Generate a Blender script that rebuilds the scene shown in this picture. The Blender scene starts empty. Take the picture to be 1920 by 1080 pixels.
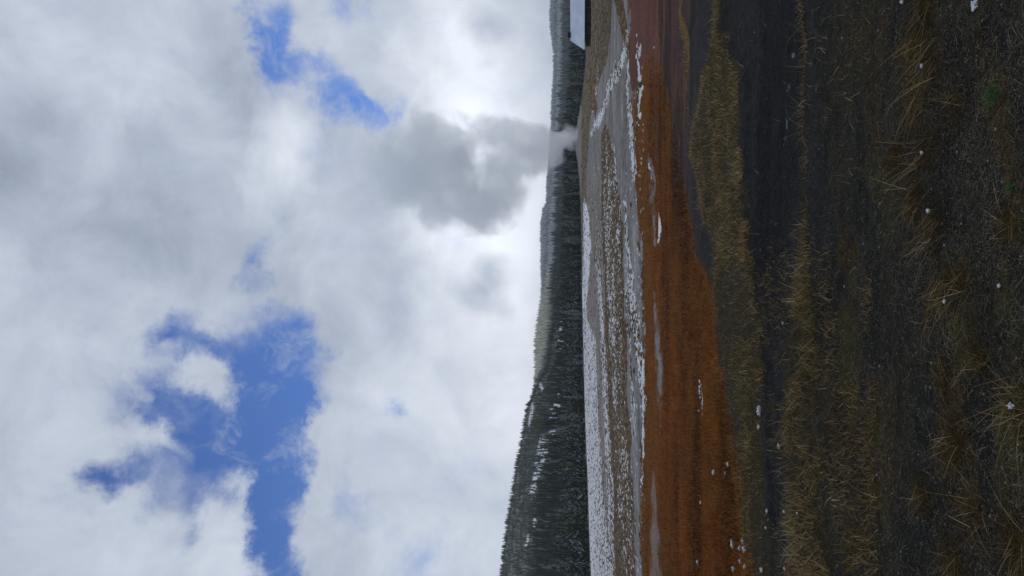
import bpy, bmesh, math, random
import numpy as np
from mathutils import Matrix, Vector
random.seed(7); rng = np.random.default_rng(11)
scene = bpy.context.scene
COL = scene.collection

# ------------------------------------------------------------------ camera (phone held sideways)
FPX, EYE, HOR = 1450.0, 1.7, 1085.0
PITCH = math.atan((HOR - 960) / FPX)
cp, sp = math.cos(PITCH), math.sin(PITCH)
cam_d = bpy.data.cameras.new('camera'); cam = bpy.data.objects.new('camera', cam_d); COL.objects.link(cam)
cam_d.sensor_width = 36; cam_d.lens = 36 * FPX / 1920; cam_d.clip_start = 0.05; cam_d.clip_end = 20000
up = Vector((0, -sp, cp)); fw = Vector((0, cp, sp)); rt = Vector((1, 0, 0))
M = Matrix((-up, rt, -fw)).transposed().to_4x4(); M.translation = (0, 0, EYE)
cam.matrix_world = M
scene.camera = cam

# ------------------------------------------------------------------ exposure
vs = scene.view_settings
scene.display_settings.display_device = 'sRGB'
vs.view_transform = 'Standard'; vs.look = 'None'; vs.exposure = 0.0; vs.gamma = 1.0; vs.use_curve_mapping = False
scene.render.engine = 'CYCLES'
cy = scene.cycles
cy.max_bounces = 6; cy.diffuse_bounces = 3; cy.glossy_bounces = 2; cy.volume_bounces = 4; cy.transparent_max_bounces = 6
cy.volume_step_rate = 1.0; cy.volume_max_steps = 128

# ------------------------------------------------------------------ node helper
class NT:
    def __init__(s, tree): s.t = tree; tree.nodes.clear()
    def n(s, typ, ins=None, **kw):
        nd = s.t.nodes.new(typ)
        for k, v in kw.items(): setattr(nd, k, v)
        for k, v in (ins or {}).items():
            if isinstance(v, bpy.types.NodeSocket): s.t.links.new(v, nd.inputs[k])
            else: nd.inputs[k].default_value = v
        return nd
    def math(s, op, a, b=0.0, c=0.0, clamp=False):
        return s.n('ShaderNodeMath', {0: a, 1: b, 2: c}, operation=op, use_clamp=clamp).outputs[0]
    def vmath(s, op, a, b=(0, 0, 0)):
        return s.n('ShaderNodeVectorMath', {0: a, 1: b}, operation=op).outputs[0]
    def noise(s, vec, scale, detail=4, rough=.5, dist=0.0, out=0):
        return s.n('ShaderNodeTexNoise', {'Vector': vec, 'Scale': scale, 'Detail': detail, 'Roughness': rough, 'Distortion': dist}).outputs[out]
    def ramp(s, v, lo, hi, a=0.0, b=1.0):
        return s.n('ShaderNodeMapRange', {0: v, 1: lo, 2: hi, 3: a, 4: b}, interpolation_type='SMOOTHSTEP', clamp=True).outputs[0]
    def lin(s, v, lo, hi, a=0.0, b=1.0):
        return s.n('ShaderNodeMapRange', {0: v, 1: lo, 2: hi, 3: a, 4: b}, clamp=True).outputs[0]
    def mix(s, f, a, b, bt='MIX'):
        nd = s.n('ShaderNodeMix', data_type='RGBA', blend_type=bt)
        for i, v in ((0, f), (6, a), (7, b)):
            if isinstance(v, bpy.types.NodeSocket): s.t.links.new(v, nd.inputs[i])
            else: nd.inputs[i].default_value = v if i == 0 else ((*v, 1) if len(v) == 3 else v)
        return nd.outputs[2]

# ------------------------------------------------------------------ sky: Nishita with broken cloud
SUN_EL, SUN_AZ = math.radians(44), math.radians(62)     # azimuth clockwise from +Y
def px2dir(X, Y):
    d = fw + up * ((960 - X) / FPX) + rt * ((540 - Y) / FPX); return d.normalized()
def px2ae(X, Y):
    d = px2dir(X, Y); return math.degrees(math.atan2(d.x, d.y)), math.degrees(math.asin(d.z))
world = bpy.data.worlds.new('World'); scene.world = world; world.use_nodes = True
w = NT(world.node_tree)
tc = w.n('ShaderNodeTexCoord').outputs['Generated']
D = w.vmath('NORMALIZE', tc)
sx = w.n('ShaderNodeSeparateXYZ', {0: D})
az = w.math('MULTIPLY', w.math('ARCTAN2', sx.outputs[0], sx.outputs[1]), 57.2958)
el = w.math('MULTIPLY', w.math('ARCSINE', sx.outputs[2]), 57.2958)
P0 = w.n('ShaderNodeCombineXYZ', {0: az, 1: el, 2: 0.0}).outputs[0]
def warp(P, scale, amp, detail=3, rough=.55):
    c = w.noise(D, scale, detail, rough, out=1)
    o = w.vmath('SUBTRACT', c, (.5, .5, .5))
    return w.vmath('ADD', P, w.vmath('MULTIPLY', o, (amp, amp, 0)))
P = warp(warp(P0, 5, 7.0, 3, .55), 20, 4.6, 7, .7)
PL = warp(warp(P0, 5, 8.0, 3, .5), 20, 2.5, 4, .6)
def blobs(P, lst, base):
    acc = base
    for b in lst:
        X, Y, rx, ry, amp = b[:5]; rot = b[5] if len(b) > 5 else 0
        a, e = px2ae(X, Y); k = 57.2958 / FPX * math.cos(math.radians(e * .8))
        mp = w.n('ShaderNodeMapping', {'Vector': P, 'Location': (a, e, 0), 'Rotation': (0, 0, math.radians(rot)),
                                       'Scale': (ry * k, rx * k, 1)}, vector_type='TEXTURE').outputs[0]
        g = w.n('ShaderNodeTexGradient', {0: mp}, gradient_type='QUADRATIC_SPHERE' if False else 'SPHERICAL').outputs['Fac']
        acc = w.math('MULTIPLY_ADD', g, amp, acc)
    return acc
BLUE = [(420, 790, 250, 250, .42), (560, 640, 90, 110, .25), (620, 180, 120, 160, .15), (535, 85, 78, 90, 1.6), (498, 95, 40, 60, .5), (600, 150, 50, 60, .5), (660, 200, 80, 62, 1.15), (705, 235, 40, 40, .5), (655, 15, 45, 75, .75),
        (497, 480, 36, 75, .75), (525, 440, 60, 60, .25), (540, 700, 120, 160, 1.0), (535, 850, 90, 200, 1.5), (528, 1020, 72, 130, 1.35), (560, 1060, 40, 60, .5),
        (345, 620, 85, 70, 1.0), (410, 655, 60, 45, .7), (395, 850, 175, 150, 1.0), (300, 745, 115, 85, .8), (190, 890, 70, 50, 1.05), (470, 700, 70, 90, .6),
        (355, 985, 60, 90, .45), (265, 940, 50, 70, .3), (590, 735, 55, 90, .55), (575, 640, 55, 55, .6), (540, 590, 45, 60, .35), (650, 950, 60, 80, .55), (775, 1045, 80, 100, .62),
        (560, 800, 60, 90, .5), (760, 745, 30, 30, .5),
        (420, 725, 75, 62, -1.1), (300, 830, 95, 45, -.75, -30), (440, 1010, 90, 120, -1.1), (330, 640, 30, 22, -.2), (590, 80, 45, 45, -.6), (700, 110, 60, 90, -.9), (610, 940, 60, 80, -.5), (480, 930, 30, 50, -.3), (620, 830, 60, 80, -.5)]
blue_f = blobs(P, BLUE, 0.0)
blue_f = w.math('ADD', blue_f, w.lin(w.noise(D, 14, 7, .66, .4), .25, .75, -.30, .30))
veil = w.ramp(w.noise(warp(D, 9, .10, 3, .6), 11, 7, .68, .6), .50, .74, 0, .62)
blue_m = w.math('MULTIPLY', w.ramp(blue_f, -.02, 1.2), w.math('SUBTRACT', 1.0, veil))
LIGHT = [(880, 230, 190, 330, .34), (1000, 600, 120, 560, .26), (850, 110, 190, 250, .27), (800, 230, 80, 120, .15), (900, 440, 170, 260, .38), (950, 800, 300, 420, .22), (540, 280, 80, 140, .28), (700, 800, 100, 300, .06),
         (300, 420, 230, 270, -.10), (520, 520, 90, 160, -.04), (20, 320, 130, 220, -.20), (430, 120, 80, 160, -.14), (895, 520, 75, 70, -.42), (905, 45, 60, 60, -.3), (875, 120, 30, 30, -.15), (720, 60, 90, 110, -.08),
         (120, 130, 150, 130, .06), (460, 1010, 120, 130, .12), (100, 850, 160, 240, .04), (660, 520, 120, 160, .03), (620, 60, 70, 90, .1)]
lum = blobs(PL, LIGHT, .555)
lum = w.math('ADD', lum, w.lin(w.noise(D, 9, 8, .62, .5), .3, .7, -.095, .10))
lum = w.math('ADD', lum, w.lin(w.noise(D, 2.6, 3, .5), .3, .7, -.03, .03))
lum = w.math('MAXIMUM', lum, .22)
ctint = w.mix(w.lin(lum, .38, .85), (.84, .965, 1.20), (.94, .995, 1.09))
ccol = w.vmath('MULTIPLY', ctint, w.n('ShaderNodeCombineXYZ', {0: lum, 1: lum, 2: lum}).outputs[0])
sky = w.n('ShaderNodeTexSky', sky_type='NISHITA', sun_disc=False, sun_elevation=SUN_EL, sun_rotation=SUN_AZ, altitude=2200, air_density=1.0, dust_density=.3, ozone_density=2.0)
bg1 = w.n('ShaderNodeBackground', {0: w.vmath('MULTIPLY', sky.outputs[0], (.55, .76, 1.16)), 1: .105}).outputs[0]
bg2 = w.n('ShaderNodeBackground', {0: ccol, 1: 1.0}).outputs[0]
mx = w.n('ShaderNodeMixShader', {0: blue_m, 1: bg2, 2: bg1}).outputs[0]
w.n('ShaderNodeOutputWorld', {0: mx})

sun_d = bpy.data.lights.new('sun', 'SUN'); sun_d.energy = .6; sun_d.angle = math.radians(14); sun_d.color = (1, .96, .9)
sun = bpy.data.objects.new('sun', sun_d); COL.objects.link(sun)
sdir = Vector((math.sin(SUN_AZ) * math.cos(SUN_EL), math.cos(SUN_AZ) * math.cos(SUN_EL), math.sin(SUN_EL)))
sun.rotation_euler = (-sdir).to_track_quat('-Z', 'Y').to_euler(); sun.location = (0, 0, 60)

# ------------------------------------------------------------------ numpy helpers
def vnoise(x, y, seed=0):
    x = np.asarray(x, float); y = np.asarray(y, float)
    xi = np.floor(x).astype(np.int64); yi = np.floor(y).astype(np.int64)
    fx = x - xi; fy = y - yi; fx = fx * fx * (3 - 2 * fx); fy = fy * fy * (3 - 2 * fy)
    def h(a, b):
        n = (a * 374761393 + b * 668265263 + seed * 974634777) & 0xffffffff
        n = ((n ^ (n >> 13)) * 1274126177) & 0xffffffff
        n = n ^ (n >> 16)
        return (n & 0xffff) / 65535.0
    return (h(xi, yi) * (1 - fx) + h(xi + 1, yi) * fx) * (1 - fy) + (h(xi, yi + 1) * (1 - fx) + h(xi + 1, yi + 1) * fx) * fy
def fbm(x, y, s=1.0, oct=4, seed=0, rough=.5):
    t = 0; a = 1; n = 0
    for i in range(oct):
        t = t + a * vnoise(x * s, y * s, seed + i * 17); n += a; a *= rough; s *= 2.03
    return t / n
def sstep(a, b, v):
    t = np.clip((v - a) / (b - a + 1e-9), 0, 1); return t * t * (3 - 2 * t)
def tab(Y, *kn):
    k = np.array(kn, float); o = np.argsort(k[:, 0]); return np.interp(Y, k[o, 0], k[o, 1])
def dz_over_y(X):
    q = (960 - X) / FPX; return (q * cp + sp) / (cp - q * sp)
def proj(x, y, z):
    d = z - EYE; yy = np.maximum(y, .6); f = yy * cp + d * sp; u = -yy * sp + d * cp
    return 960 - FPX * u / f, 540 - FPX * x / f
# height of the land: every ridge keeps its own distance
def edgeX(Y): return tab(Y, (-400, 1101), (0, 1101), (60, 1101.5), (95, 1100), (140, 1097), (190, 1091), (225, 1084), (250, 1080.5), (285, 1080), (300, 1083), (330, 1086.5), (380, 1089.5), (460, 1091), (560, 1092), (700, 1095), (800, 1098), (900, 1102), (1000, 1105), (1080, 1108), (1500, 1112))
def r1X(Y): return tab(Y, (-900, 7), (400, 5), (520, 6), (640, 5), (800, 3), (1080, -1)) + tab(Y, (-900, 1070), (0, 1068), (100, 1066), (200, 1064), (300, 1060), (400, 1056), (500, 1048), (560, 1042), (620, 1034), (680, 1027), (705, 1016), (735, 1003), (765, 990), (800, 984), (900, 966), (980, 955), (1080, 945), (1400, 915), (2200, 890))
def r2X(Y): return 9 + tab(Y, (-900, 1052), (0, 1047), (100, 1046), (200, 1044), (300, 1039), (400, 1032), (480, 1029), (535, 1023), (560, 1014), (600, 1008), (650, 1005), (700, 1004), (760, 1002), (1080, 990), (2000, 985))
def r3X(Y): return 4 + tab(Y, (-900, 1042), (-200, 1034), (0, 1033), (30, 1031), (55, 1032), (75, 1036), (100, 1039), (150, 1037), (200, 1034.5), (300, 1030), (335, 1025.5), (380, 1024), (392, 1017), (420, 1014.5), (500, 1014), (530, 1016), (600, 1018), (1000, 1020), (2000, 1020))
YB, XB = 262.0, 74.0     # lodge
EDGE = 350.0
def height(x, y):
    yc = np.maximum(y, 1.0)
    Ye = 540 - FPX * x / np.maximum(y, 3.0)
    Xe = edgeX(Ye)
    t = np.clip(np.log(np.maximum(yc, 30) / 30) / math.log(EDGE / 30), 0, 1)
    Xs = 1167.2 + (Xe - 1167.2) * t ** .7
    z = EYE + yc * dz_over_y(Xs)
    z = np.where(yc <= 30, 0.0, z)
    # smooth out the joint
    z = z * sstep(24, 60, yc)
    # hills
    Y1 = Ye
    kn = [(EDGE, Xe), (400, Xe - 1.0), (900, r1X(Y1)), (1150, r1X(Y1) + 6), (2200, r2X(Y1)), (2700, r2X(Y1) + 3), (4200, r3X(Y1)), (5200, r3X(Y1) + 12), (9000, r3X(Y1) + 40)]
    for (ya, Xa), (yb, Xb) in zip(kn[:-1], kn[1:]):
        m = (y > ya)
        tt = np.clip((y - ya) / (yb - ya), 0, 1)
        if ya == 400: tt = tt ** .85
        zz = EYE + y * dz_over_y(Xa + (Xb - Xa) * tt)
        z = np.where(m, zz, z)
    big = sstep(420, 900, y)
    z = z + big * (fbm(x, y, 1 / 160, 4, 5) - .5) * 9 * np.clip(y / 1200, .4, 1.6)
    # near relief
    X, Y = proj(x, y, np.zeros_like(x))
    near = 1 - sstep(25, 60, yc)
    z = z + near * ((fbm(x, y, .5, 3, 3) - .5) * .06 + (fbm(x, y, 3, 3, 4) - .5) * .035)
    g1 = band(X, Y, T1a, T1b, 8); z = z + near * g1 * .035
    ch = sstep(1415, 1432, X) * (1 - sstep(1462, 1470, X + (fbm(x, y, 1.2, 3, 8) - .5) * 16)) * sstep(640, 420, Y)
    z = z - near * ch * .05
    mid = sstep(28, 60, yc) * (1 - sstep(340, 360, yc))
    z = z + mid * (fbm(x, y, .12, 4, 9) - .5) * .35
    # the lodge stands in a shallow hollow
    z = z - 1.5 * np.exp(-(((x - XB - 14) / 30) ** 4 + ((y - YB - 2) / 13) ** 4))
    return z
def band(X, Y, lo, hi, soft):
    a = tab(Y, *lo); b = tab(Y, *hi)
    return sstep(a - soft * .5, a + soft * .5, X) * (1 - sstep(b - soft * .5, b + soft * .5, X))
T1a = [(-200, 1345), (0, 1343), (60, 1344), (90, 1335), (130, 1324), (200, 1312), (250, 1298), (300, 1300), (340, 1312), (400, 1320), (480, 1337), (540, 1345), (640, 1354), (760, 1370), (850, 1380), (1000, 1398), (1080, 1402), (1400, 1420)]
T1b = [(-200, 1362), (0, 1362), (90, 1362), (125, 1398), (200, 1400), (400, 1404), (480, 1412), (540, 1425), (700, 1442), (900, 1445), (1080, 1455), (1400, 1460)]
T2a = [(-200, 1500), (230, 1503), (400, 1502), (500, 1498), (560, 1486), (640, 1478), (760, 1478), (900, 1478), (1080, 1478), (1400, 1480)]
T2b = [(-200, 1503), (230, 1508), (400, 1511), (500, 1514), (560, 1518), (640, 1526), (760, 1534), (900, 1545), (1080, 1562), (1400, 1580)]
ORa = [(-200, 1225), (60, 1218), (100, 1212), (150, 1196), (200, 1190), (270, 1191), (400, 1196), (440, 1201), (540, 1206), (640, 1207), (760, 1208), (900, 1203), (1080, 1205), (1400, 1206)]
ORb = [(-200, 1226), (60, 1222), (100, 1230), (150, 1247), (200, 1260), (270, 1270), (340, 1282), (400, 1291), (480, 1306), (500, 1316), (540, 1329), (600, 1341), (680, 1350), (760, 1362), (850, 1380), (920, 1391), (1000, 1405), (1080, 1410), (1400, 1425)]
def pline(X, Y, pts, wd):
    """soft mask along a polyline laid on the ground, traced as (X,Y[,half width])"""
    best = np.full(X.shape, 1e9)
    for a, b in zip(pts[:-1], pts[1:]):
        ax, ay = a[:2]; bx, by = b[:2]; wa = a[2] if len(a) > 2 else wd; wb = b[2] if len(b) > 2 else wd
        dx, dy = bx - ax, by - ay; L = dx * dx + dy * dy
        t = np.clip(((X - ax) * dx + (Y - ay) * dy) / L, 0, 1)
        d = np.abs(X - ax - t * dx) + 0.25 * np.abs(Y - ay - t * dy)
        d = d / (wa + (wb - wa) * t)
        best = np.minimum(best, d)
    return 1 - sstep(.7, 1.2, best)
GREY = (.20, .195, .195); BRN = (.17, .13, .095); ORG = (.125, .050, .012); PUR = (.095, .038, .030); DRK = (.0155, .0165, .018); BLK = (.0075, .0085, .010)
FG = (.0135, .0135, .0125); OLV = (.055, .048, .020); MUD = (.03, .026, .028); TAN = (.16, .135, .085)
def fgpatch(X, Y, x, y):
    Xw = X + (fbm(x, y, 2.5, 3, 201) - .5) * 70
    m = np.zeros(X.shape)
    for pts in ([(1700, -200, 35), (1735, 120, 45), (1745, 300, 42), (1750, 430, 48), (1790, 570, 52), (1800, 720, 30)], [(1880, 560, 22), (1905, 760, 38), (1915, 900, 30)], [(1790, 800, 38), (1800, 960, 48), (1800, 1250, 50)],
                [(1630, -200, 30), (1640, 150, 30), (1655, 380, 22)], [(1880, -100, 20), (1870, 180, 22), (1900, 400, 20)], [(1590, 480, 14), (1585, 640, 22), (1590, 800, 14)], [(1655, 700, 20), (1640, 900, 25), (1630, 1200, 25)], [(1900, 1000, 35), (1900, 1200, 35)]):
        m = np.maximum(m, pline(Xw, Y, pts, 20))
    return m * sstep(.36, .58, fbm(x, y * 1.3, 2.8, 4, 203))
def zones(x, y, z):
    X, Y = proj(x, y, z * (y > 24))
    far = sstep(20, 45, y)
    wx = (fbm(x, y, .9, 4, 21) - .5) * (16 * (1 - far)) + (fbm(x, y * 1.5, 1.6, 4, 23) - .5) * np.clip((X - 1290) * .35, 0, 34) + (fbm(x / 5, y / 1.0, .5, 4, 25) - .5) * 5 * far
    wx = wx + (fbm(x * 6, y * 1.2, 1, 3, 28) - .5) * 5 * (1 - far)
    Xw = X + wx
    c = np.zeros((len(x), 3)); c[:] = FG
    def lay(m, col, k=1.0):
        m = (m * k)[:, None]; c[:] = c * (1 - m) + np.array(col)[None] * m
    fp = fgpatch(X, Y, x, y); rn = sstep(.4, .6, fbm(x, y, 1.8, 3, 207))
    lay(fp * rn, (.028, .019, .009)); lay(fp * (1 - rn), (.030, .026, .011))
    lay(sstep(.5, .68, fbm(x, y * 1.6, 1.4, 4, 209)), (.022, .020, .013), .8)
    # black sand, mud
    lay(sstep(1560, 1500, Xw), DRK)
    lay(band(Xw, Y, [(0, 1440), (300, 1420), (500, 1420), (640, 1440), (1080, 1450)], [(0, 1500), (300, 1500), (500, 1480), (640, 1470), (1080, 1480)], 30) * sstep(760, 500, Y), BLK, .8)
    lay(sstep(1345, 1290, Xw), (.03, .026, .028))
    lay(sstep(1305, 1235, Xw), PUR, .8)
    # tan-grey ground in olive grass
    lay(band(Xw, Y, T1a, T1b, 10), (.028, .024, .011), .85)
    lay(band(Xw, Y, T2a, T2b, 10), (.026, .022, .010), .7)
    # mat
    lay(band(Xw, Y, [(k, v - 3) for k, v in ORa], ORb, 6), ORG)
    n = fbm(x, y * .6, .8, 3, 31)
    lay(band(Xw, Y, [(k, v + 25) for k, v in ORa], ORb, 30), (.10, .032, .008), .75)
    lay(sstep(1210, 1225, Xw) * sstep(1310, 1270, Xw) * sstep(330, 240, Y) * sstep(.45, .6, fbm(x * .7, y * 2.6, 1, 4, 231)), (.095, .048, .018), .75)
    lay(sstep(1225, 1240, Xw) * sstep(1345, 1300, Xw) * sstep(560, 300, Y) * sstep(.5, .62, fbm(x * .7, y * 3, 1, 4, 232)), (.016, .014, .014), .8)
    # right: purple mud flats
    lay(sstep(1240, 1225, Xw) * sstep(150, 80, Y), PUR)
    lay(sstep(1240, 1225, Xw) * sstep(170, 90, Y) * sstep(.5, .6, fbm(x * .5, y * 2, 1.2, 4, 233)), (.13, .06, .032), .6)
    # everything beyond the mat
    oa = tab(Y, *[(k, v - 2) for k, v in ORa])
    lim = np.minimum(oa, tab(Y, (-200, 1176), (60, 1178), (110, 1180), (170, 1187), (220, 1400)))
    bey = 1 - sstep(lim - 2, lim + 2, Xw); lay(bey, GREY)
    Xr = X + (fbm(x * 2.2, y * .5, 1, 4, 222) - .5) * 11 * far + (fbm(x * 3, y * 2, 1, 3, 223) - .5) * 10 * (1 - far); rag = .62 + .5 * fbm(x * 1.5, y * .35, 1, 3, 224)
    lay(bey * sstep(.44, .6, fbm(x * .5, y, .35, 4, 241)) * sstep(620, 420, Y), (.125, .108, .095), .45)
    snow = np.zeros(len(x))
    def sn(m, k=1.0): snow[:] = np.maximum(snow, m * k * 1.0)
    # brown bands over the sinter flat
    nb = fbm(x / 6, y, .25, 4, 41)
    lay(bey * band(Xw, Y, [(0, 1090), (1200, 1090)], [(0, 1148), (60, 1146), (110, 1138), (150, 1125), (190, 1112), (240, 1105), (330, 1100), (1200, 1098)], 4), (.125, .098, .06), .9)
    lay(bey * band(Xw, Y, [(200, 1135), (260, 1128), (400, 1128), (540, 1134), (640, 1135), (760, 1140), (900, 1150), (1080, 1154)], [(200, 1137), (260, 1145), (400, 1166), (540, 1170), (640, 1172), (760, 1170), (900, 1184), (1080, 1189)], 5) * sstep(210, 270, Y), (.15, .095, .06), .9)
    lay(bey * band(Xw, Y, [(100, 1096), (400, 1096), (1080, 1109)], [(100, 1125), (400, 1128), (1080, 1150)], 6) * sstep(260, 420, Y), (.19, .165, .135), .6)
    lay(bey * band(Xw, Y, [(480, 1163), (640, 1167), (760, 1168), (900, 1178), (940, 1184)], [(480, 1165), (640, 1173), (760, 1177), (900, 1186), (940, 1186)], 3) * sstep(470, 540, Y) * sstep(960, 900, Y), (.20, .075, .03), .9)
    lay(bey * pline(X, Y, [(1155, -200, 8), (1160, 0, 8), (1168, 40, 7), (1177, 90, 5)], 6), (.13, .075, .03))
    lay(bey * pline(Xw, Y, [(1108, 150, 5), (1116, 200, 4), (1118, 215, 3)], 4), (.17, .10, .04))
    # snow cover (0..1): solid fields, speckle and streaks
    Xs = Xw
    sn(band(Xs, Y, [(380, 1098), (540, 1091), (640, 1090), (800, 1096), (900, 1100), (1080, 1106)], [(380, 1101), (450, 1104), (540, 1098), (600, 1102), (640, 1118), (760, 1121), (900, 1129), (1080, 1146)], 4) * sstep(380, 560, Y), .60)
    sn(band(Xs, Y, [(370, 1093), (440, 1094), (500, 1093), (560, 1091)], [(370, 1096), (400, 1104), (460, 1108), (520, 1104), (560, 1100)], 3) * sstep(350, 400, Y) * sstep(620, 560, Y), .92)
    sn(band(Xs, Y, [(350, 1117), (500, 1118), (640, 1127), (760, 1132), (900, 1137), (1080, 1146)], [(350, 1120), (500, 1126), (640, 1135), (760, 1143), (900, 1149), (1080, 1152)], 3) * sstep(380, 560, Y), .56)
    sn(band(Xs, Y, [(250, 1132), (400, 1134), (500, 1137), (640, 1144), (760, 1150), (900, 1156), (1080, 1160)], [(250, 1150), (400, 1163), (500, 1165), (640, 1167), (760, 1170), (900, 1182), (1080, 1186)], 5) * tab(Y, (240, 0), (330, .35), (420, .46), (540, .54), (640, .58), (760, .52), (850, .4), (940, .28), (1080, .15)), 1)
    sn(rag * pline(Xr, Y, [(1176, 60, 1.5), (1172, 95, 3), (1166, 115, 5), (1155, 140, 6), (1146, 155, 5), (1139, 180, 1.6), (1132, 205, 2.5), (1122, 225, 5), (1113, 240, 2), (1108, 255, 1)], 3), .9)
    sn(rag * pline(Xr, Y, [(1122, 120, 1), (1118, 160, 1.3), (1110, 220, 1)], 1.0), .5)
    sn(rag * pline(Xr, Y, [(1177, 80, 1.2), (1177, 170, 1.6), (1182, 215, 2.5), (1186, 270, 4), (1188, 310, 3), (1190, 335, 1)], 2), .9)
    sn(rag * pline(Xr, Y, [(1172, 380, 1), (1175, 440, 2), (1181, 500, 3), (1183, 550, 6), (1190, 600, 9), (1198, 650, 7), (1203, 700, 4), (1206, 760, 2.5), (1206, 860, 1.4), (1203, 930, .8)], 3), .8)
    sn(rag * pline(Xr, Y, [(1174, 540, 1), (1176, 600, 1.5), (1186, 700, 1.5), (1190, 820, 1)], 1.3), .5)
    sn(rag * pline(Xr, Y, [(1195, 60, 1), (1198, 90, 3), (1200, 105, 1)], 2), .55)
    sn(rag * pline(Xr, Y, [(1194, 105, 1), (1199, 130, 2.4), (1203, 165, 3.5), (1200, 200, 1.5), (1200, 222, 1)], 2), .85)
    sn(rag * pline(Xr, Y, [(1216, 0, 1.3), (1221, 70, 1), (1226, 95, 1)], 1), .3)
    sn(rag * pline(Xr, Y, [(1157, 440, 1), (1160, 540, 1.4), (1156, 620, 1), (1152, 760, 1.2), (1156, 820, 1)], 1), .55)
    # stream in the mat
    st = pline(Xr, Y, [(1217, 300, 4), (1221, 330, 5), (1224, 400, 3), (1228, 460, 1.5)], 3) + pline(Xr, Y, [(1227, 552, 2), (1229, 600, 4), (1235, 660, 5), (1236, 720, 5), (1237, 800, 1.5)], 3) + .7 * pline(Xr, Y, [(1224, 890, 2), (1228, 960, 5), (1230, 1080, 10), (1232, 1400, 10)], 3)
    st = np.clip(st, 0, 1) * (.25 + .75 * sstep(.36, .5, fbm(x * 1.6, y * .9, 1, 4, 251))); lay(st, (.18, .17, .175), .85)
    sn(rag * pline(Xr, Y, [(1232, 400, 1), (1236, 425, 3), (1236, 445, 2), (1233, 455, 1)], 2), 1)
    sn(rag * pline(Xr, Y, [(1216, 305, 1.5), (1219, 335, 1.5)], 2) , .4)
    sn(pline(X, Y, [(1312, 715, 2), (1315, 745, 4), (1316, 770, 3)], 3) * (fbm(x, y, 9, 2, 55) > .5), .7)
    # ledge of pale crust at the track's edge
    lay(pline(X + (fbm(x, y, 6, 3, 61) - .5) * 8, Y, [(1486, 90, 1.2), (1485, 130, 1.5), (1478, 170, 1.6), (1470, 215, 1.2), (1466, 260, 1), (1463, 320, 1.4), (1465, 352, 3)], 1.5) * sstep(.42, .6, fbm(x, y, 14, 2, 63)), (.16, .17, .19), .9)
    lay(pline(Xw, Y, [(1280, -100, 3), (1276, 20, 3), (1286, 70, 5), (1290, 105, 4)], 4), (.12, .075, .018), .8)
    grass_o = band(Xw, Y, ORa, ORb, 12) * (1 - np.clip(st * 1.6, 0, 1)) * (1 - sstep(.2, .5, snow)) * sstep(70, 170, Y)
    g1 = band(Xw, Y, T1a, T1b, 8) * (1 - .9 * sstep(.47, .62, fbm(x, y, .8, 3, 71)) * sstep(420, 600, Y))
    g1 = np.maximum(g1, .8 * pline(Xw, Y, [(1275, 10, 3), (1286, 70, 6), (1289, 110, 5), (1284, 150, 3), (1294, 220, 4), (1302, 280, 6)], 4))
    g2 = band(Xw, Y, T2a, T2b, 8)
    return dict(X=X, Y=Y, c=c, snow=np.clip(snow, 0, 1), go=grass_o, g1=g1, g2=g2, bey=bey, st=st)

# ------------------------------------------------------------------ mesh helpers
def mesh_np(name, V, F, cols=None, attrs=None, smooth=False):
    """F: list of arrays (n,3) or (n,4)"""
    me = bpy.data.meshes.new(name)
    V = np.asarray(V, np.float32); me.vertices.add(len(V)); me.vertices.foreach_set('co', V.ravel())
    F = [np.asarray(f, np.int32) for f in F if len(f)]
    nl = sum(f.size for f in F); npoly = sum(len(f) for f in F)
    me.loops.add(nl); me.loops.foreach_set('vertex_index', np.concatenate([f.ravel() for f in F]))
    st = np.concatenate([np.full(len(f), f.shape[1]) for f in F]); st = np.concatenate([[0], np.cumsum(st)[:-1]]).astype(np.int32)
    me.polygons.add(npoly); me.polygons.foreach_set('loop_start', st)
    me.polygons.foreach_set('use_smooth', np.full(npoly, smooth))
    if cols is not None:
        a = me.color_attributes.new('col', 'FLOAT_COLOR', 'POINT')
        cc = np.ones((len(V), 4), np.float32); cc[:, :3] = cols; a.data.foreach_set('color', cc.ravel())
    for k, v in (attrs or {}).items():
        a = me.attributes.new(k, 'FLOAT', 'POINT'); a.data.foreach_set('value', np.asarray(v, np.float32))
    me.update(calc_edges=True); me.validate()
    return me
def link(name, me, mat, parent=None, loc=None, rot=None):
    o = bpy.data.objects.new(name, me); COL.objects.link(o)
    if mat is not None and me is not None and not me.materials: me.materials.append(mat)
    if parent: o.parent = parent
    if loc is not None: o.location = loc
    if rot is not None: o.rotation_euler = rot
    return o
def tag(o, label=None, cat=None, group=None, kind=None):
    for k, v in (('label', label), ('category', cat), ('group', group), ('kind', kind)):
        if v: o[k] = v
    return o
def scatter(bv, bf, pos, sc, rz, tiltx=None):
    bv = np.asarray(bv, float); n = len(pos); m = len(bv)
    v = bv[None] * np.asarray(sc)[:, None, :]
    if tiltx is not None:
        c, s = np.cos(tiltx)[:, None], np.sin(tiltx)[:, None]
        v = np.stack([v[..., 0], v[..., 1] * c - v[..., 2] * s, v[..., 1] * s + v[..., 2] * c], -1)
    c, s = np.cos(rz)[:, None], np.sin(rz)[:, None]
    v = np.stack([v[..., 0] * c - v[..., 1] * s, v[..., 0] * s + v[..., 1] * c, v[..., 2]], -1) + pos[:, None]
    f = np.asarray(bf)[None] + (np.arange(n) * m)[:, None, None]
    return v.reshape(-1, 3), f.reshape(-1, f.shape[-1])
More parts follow.
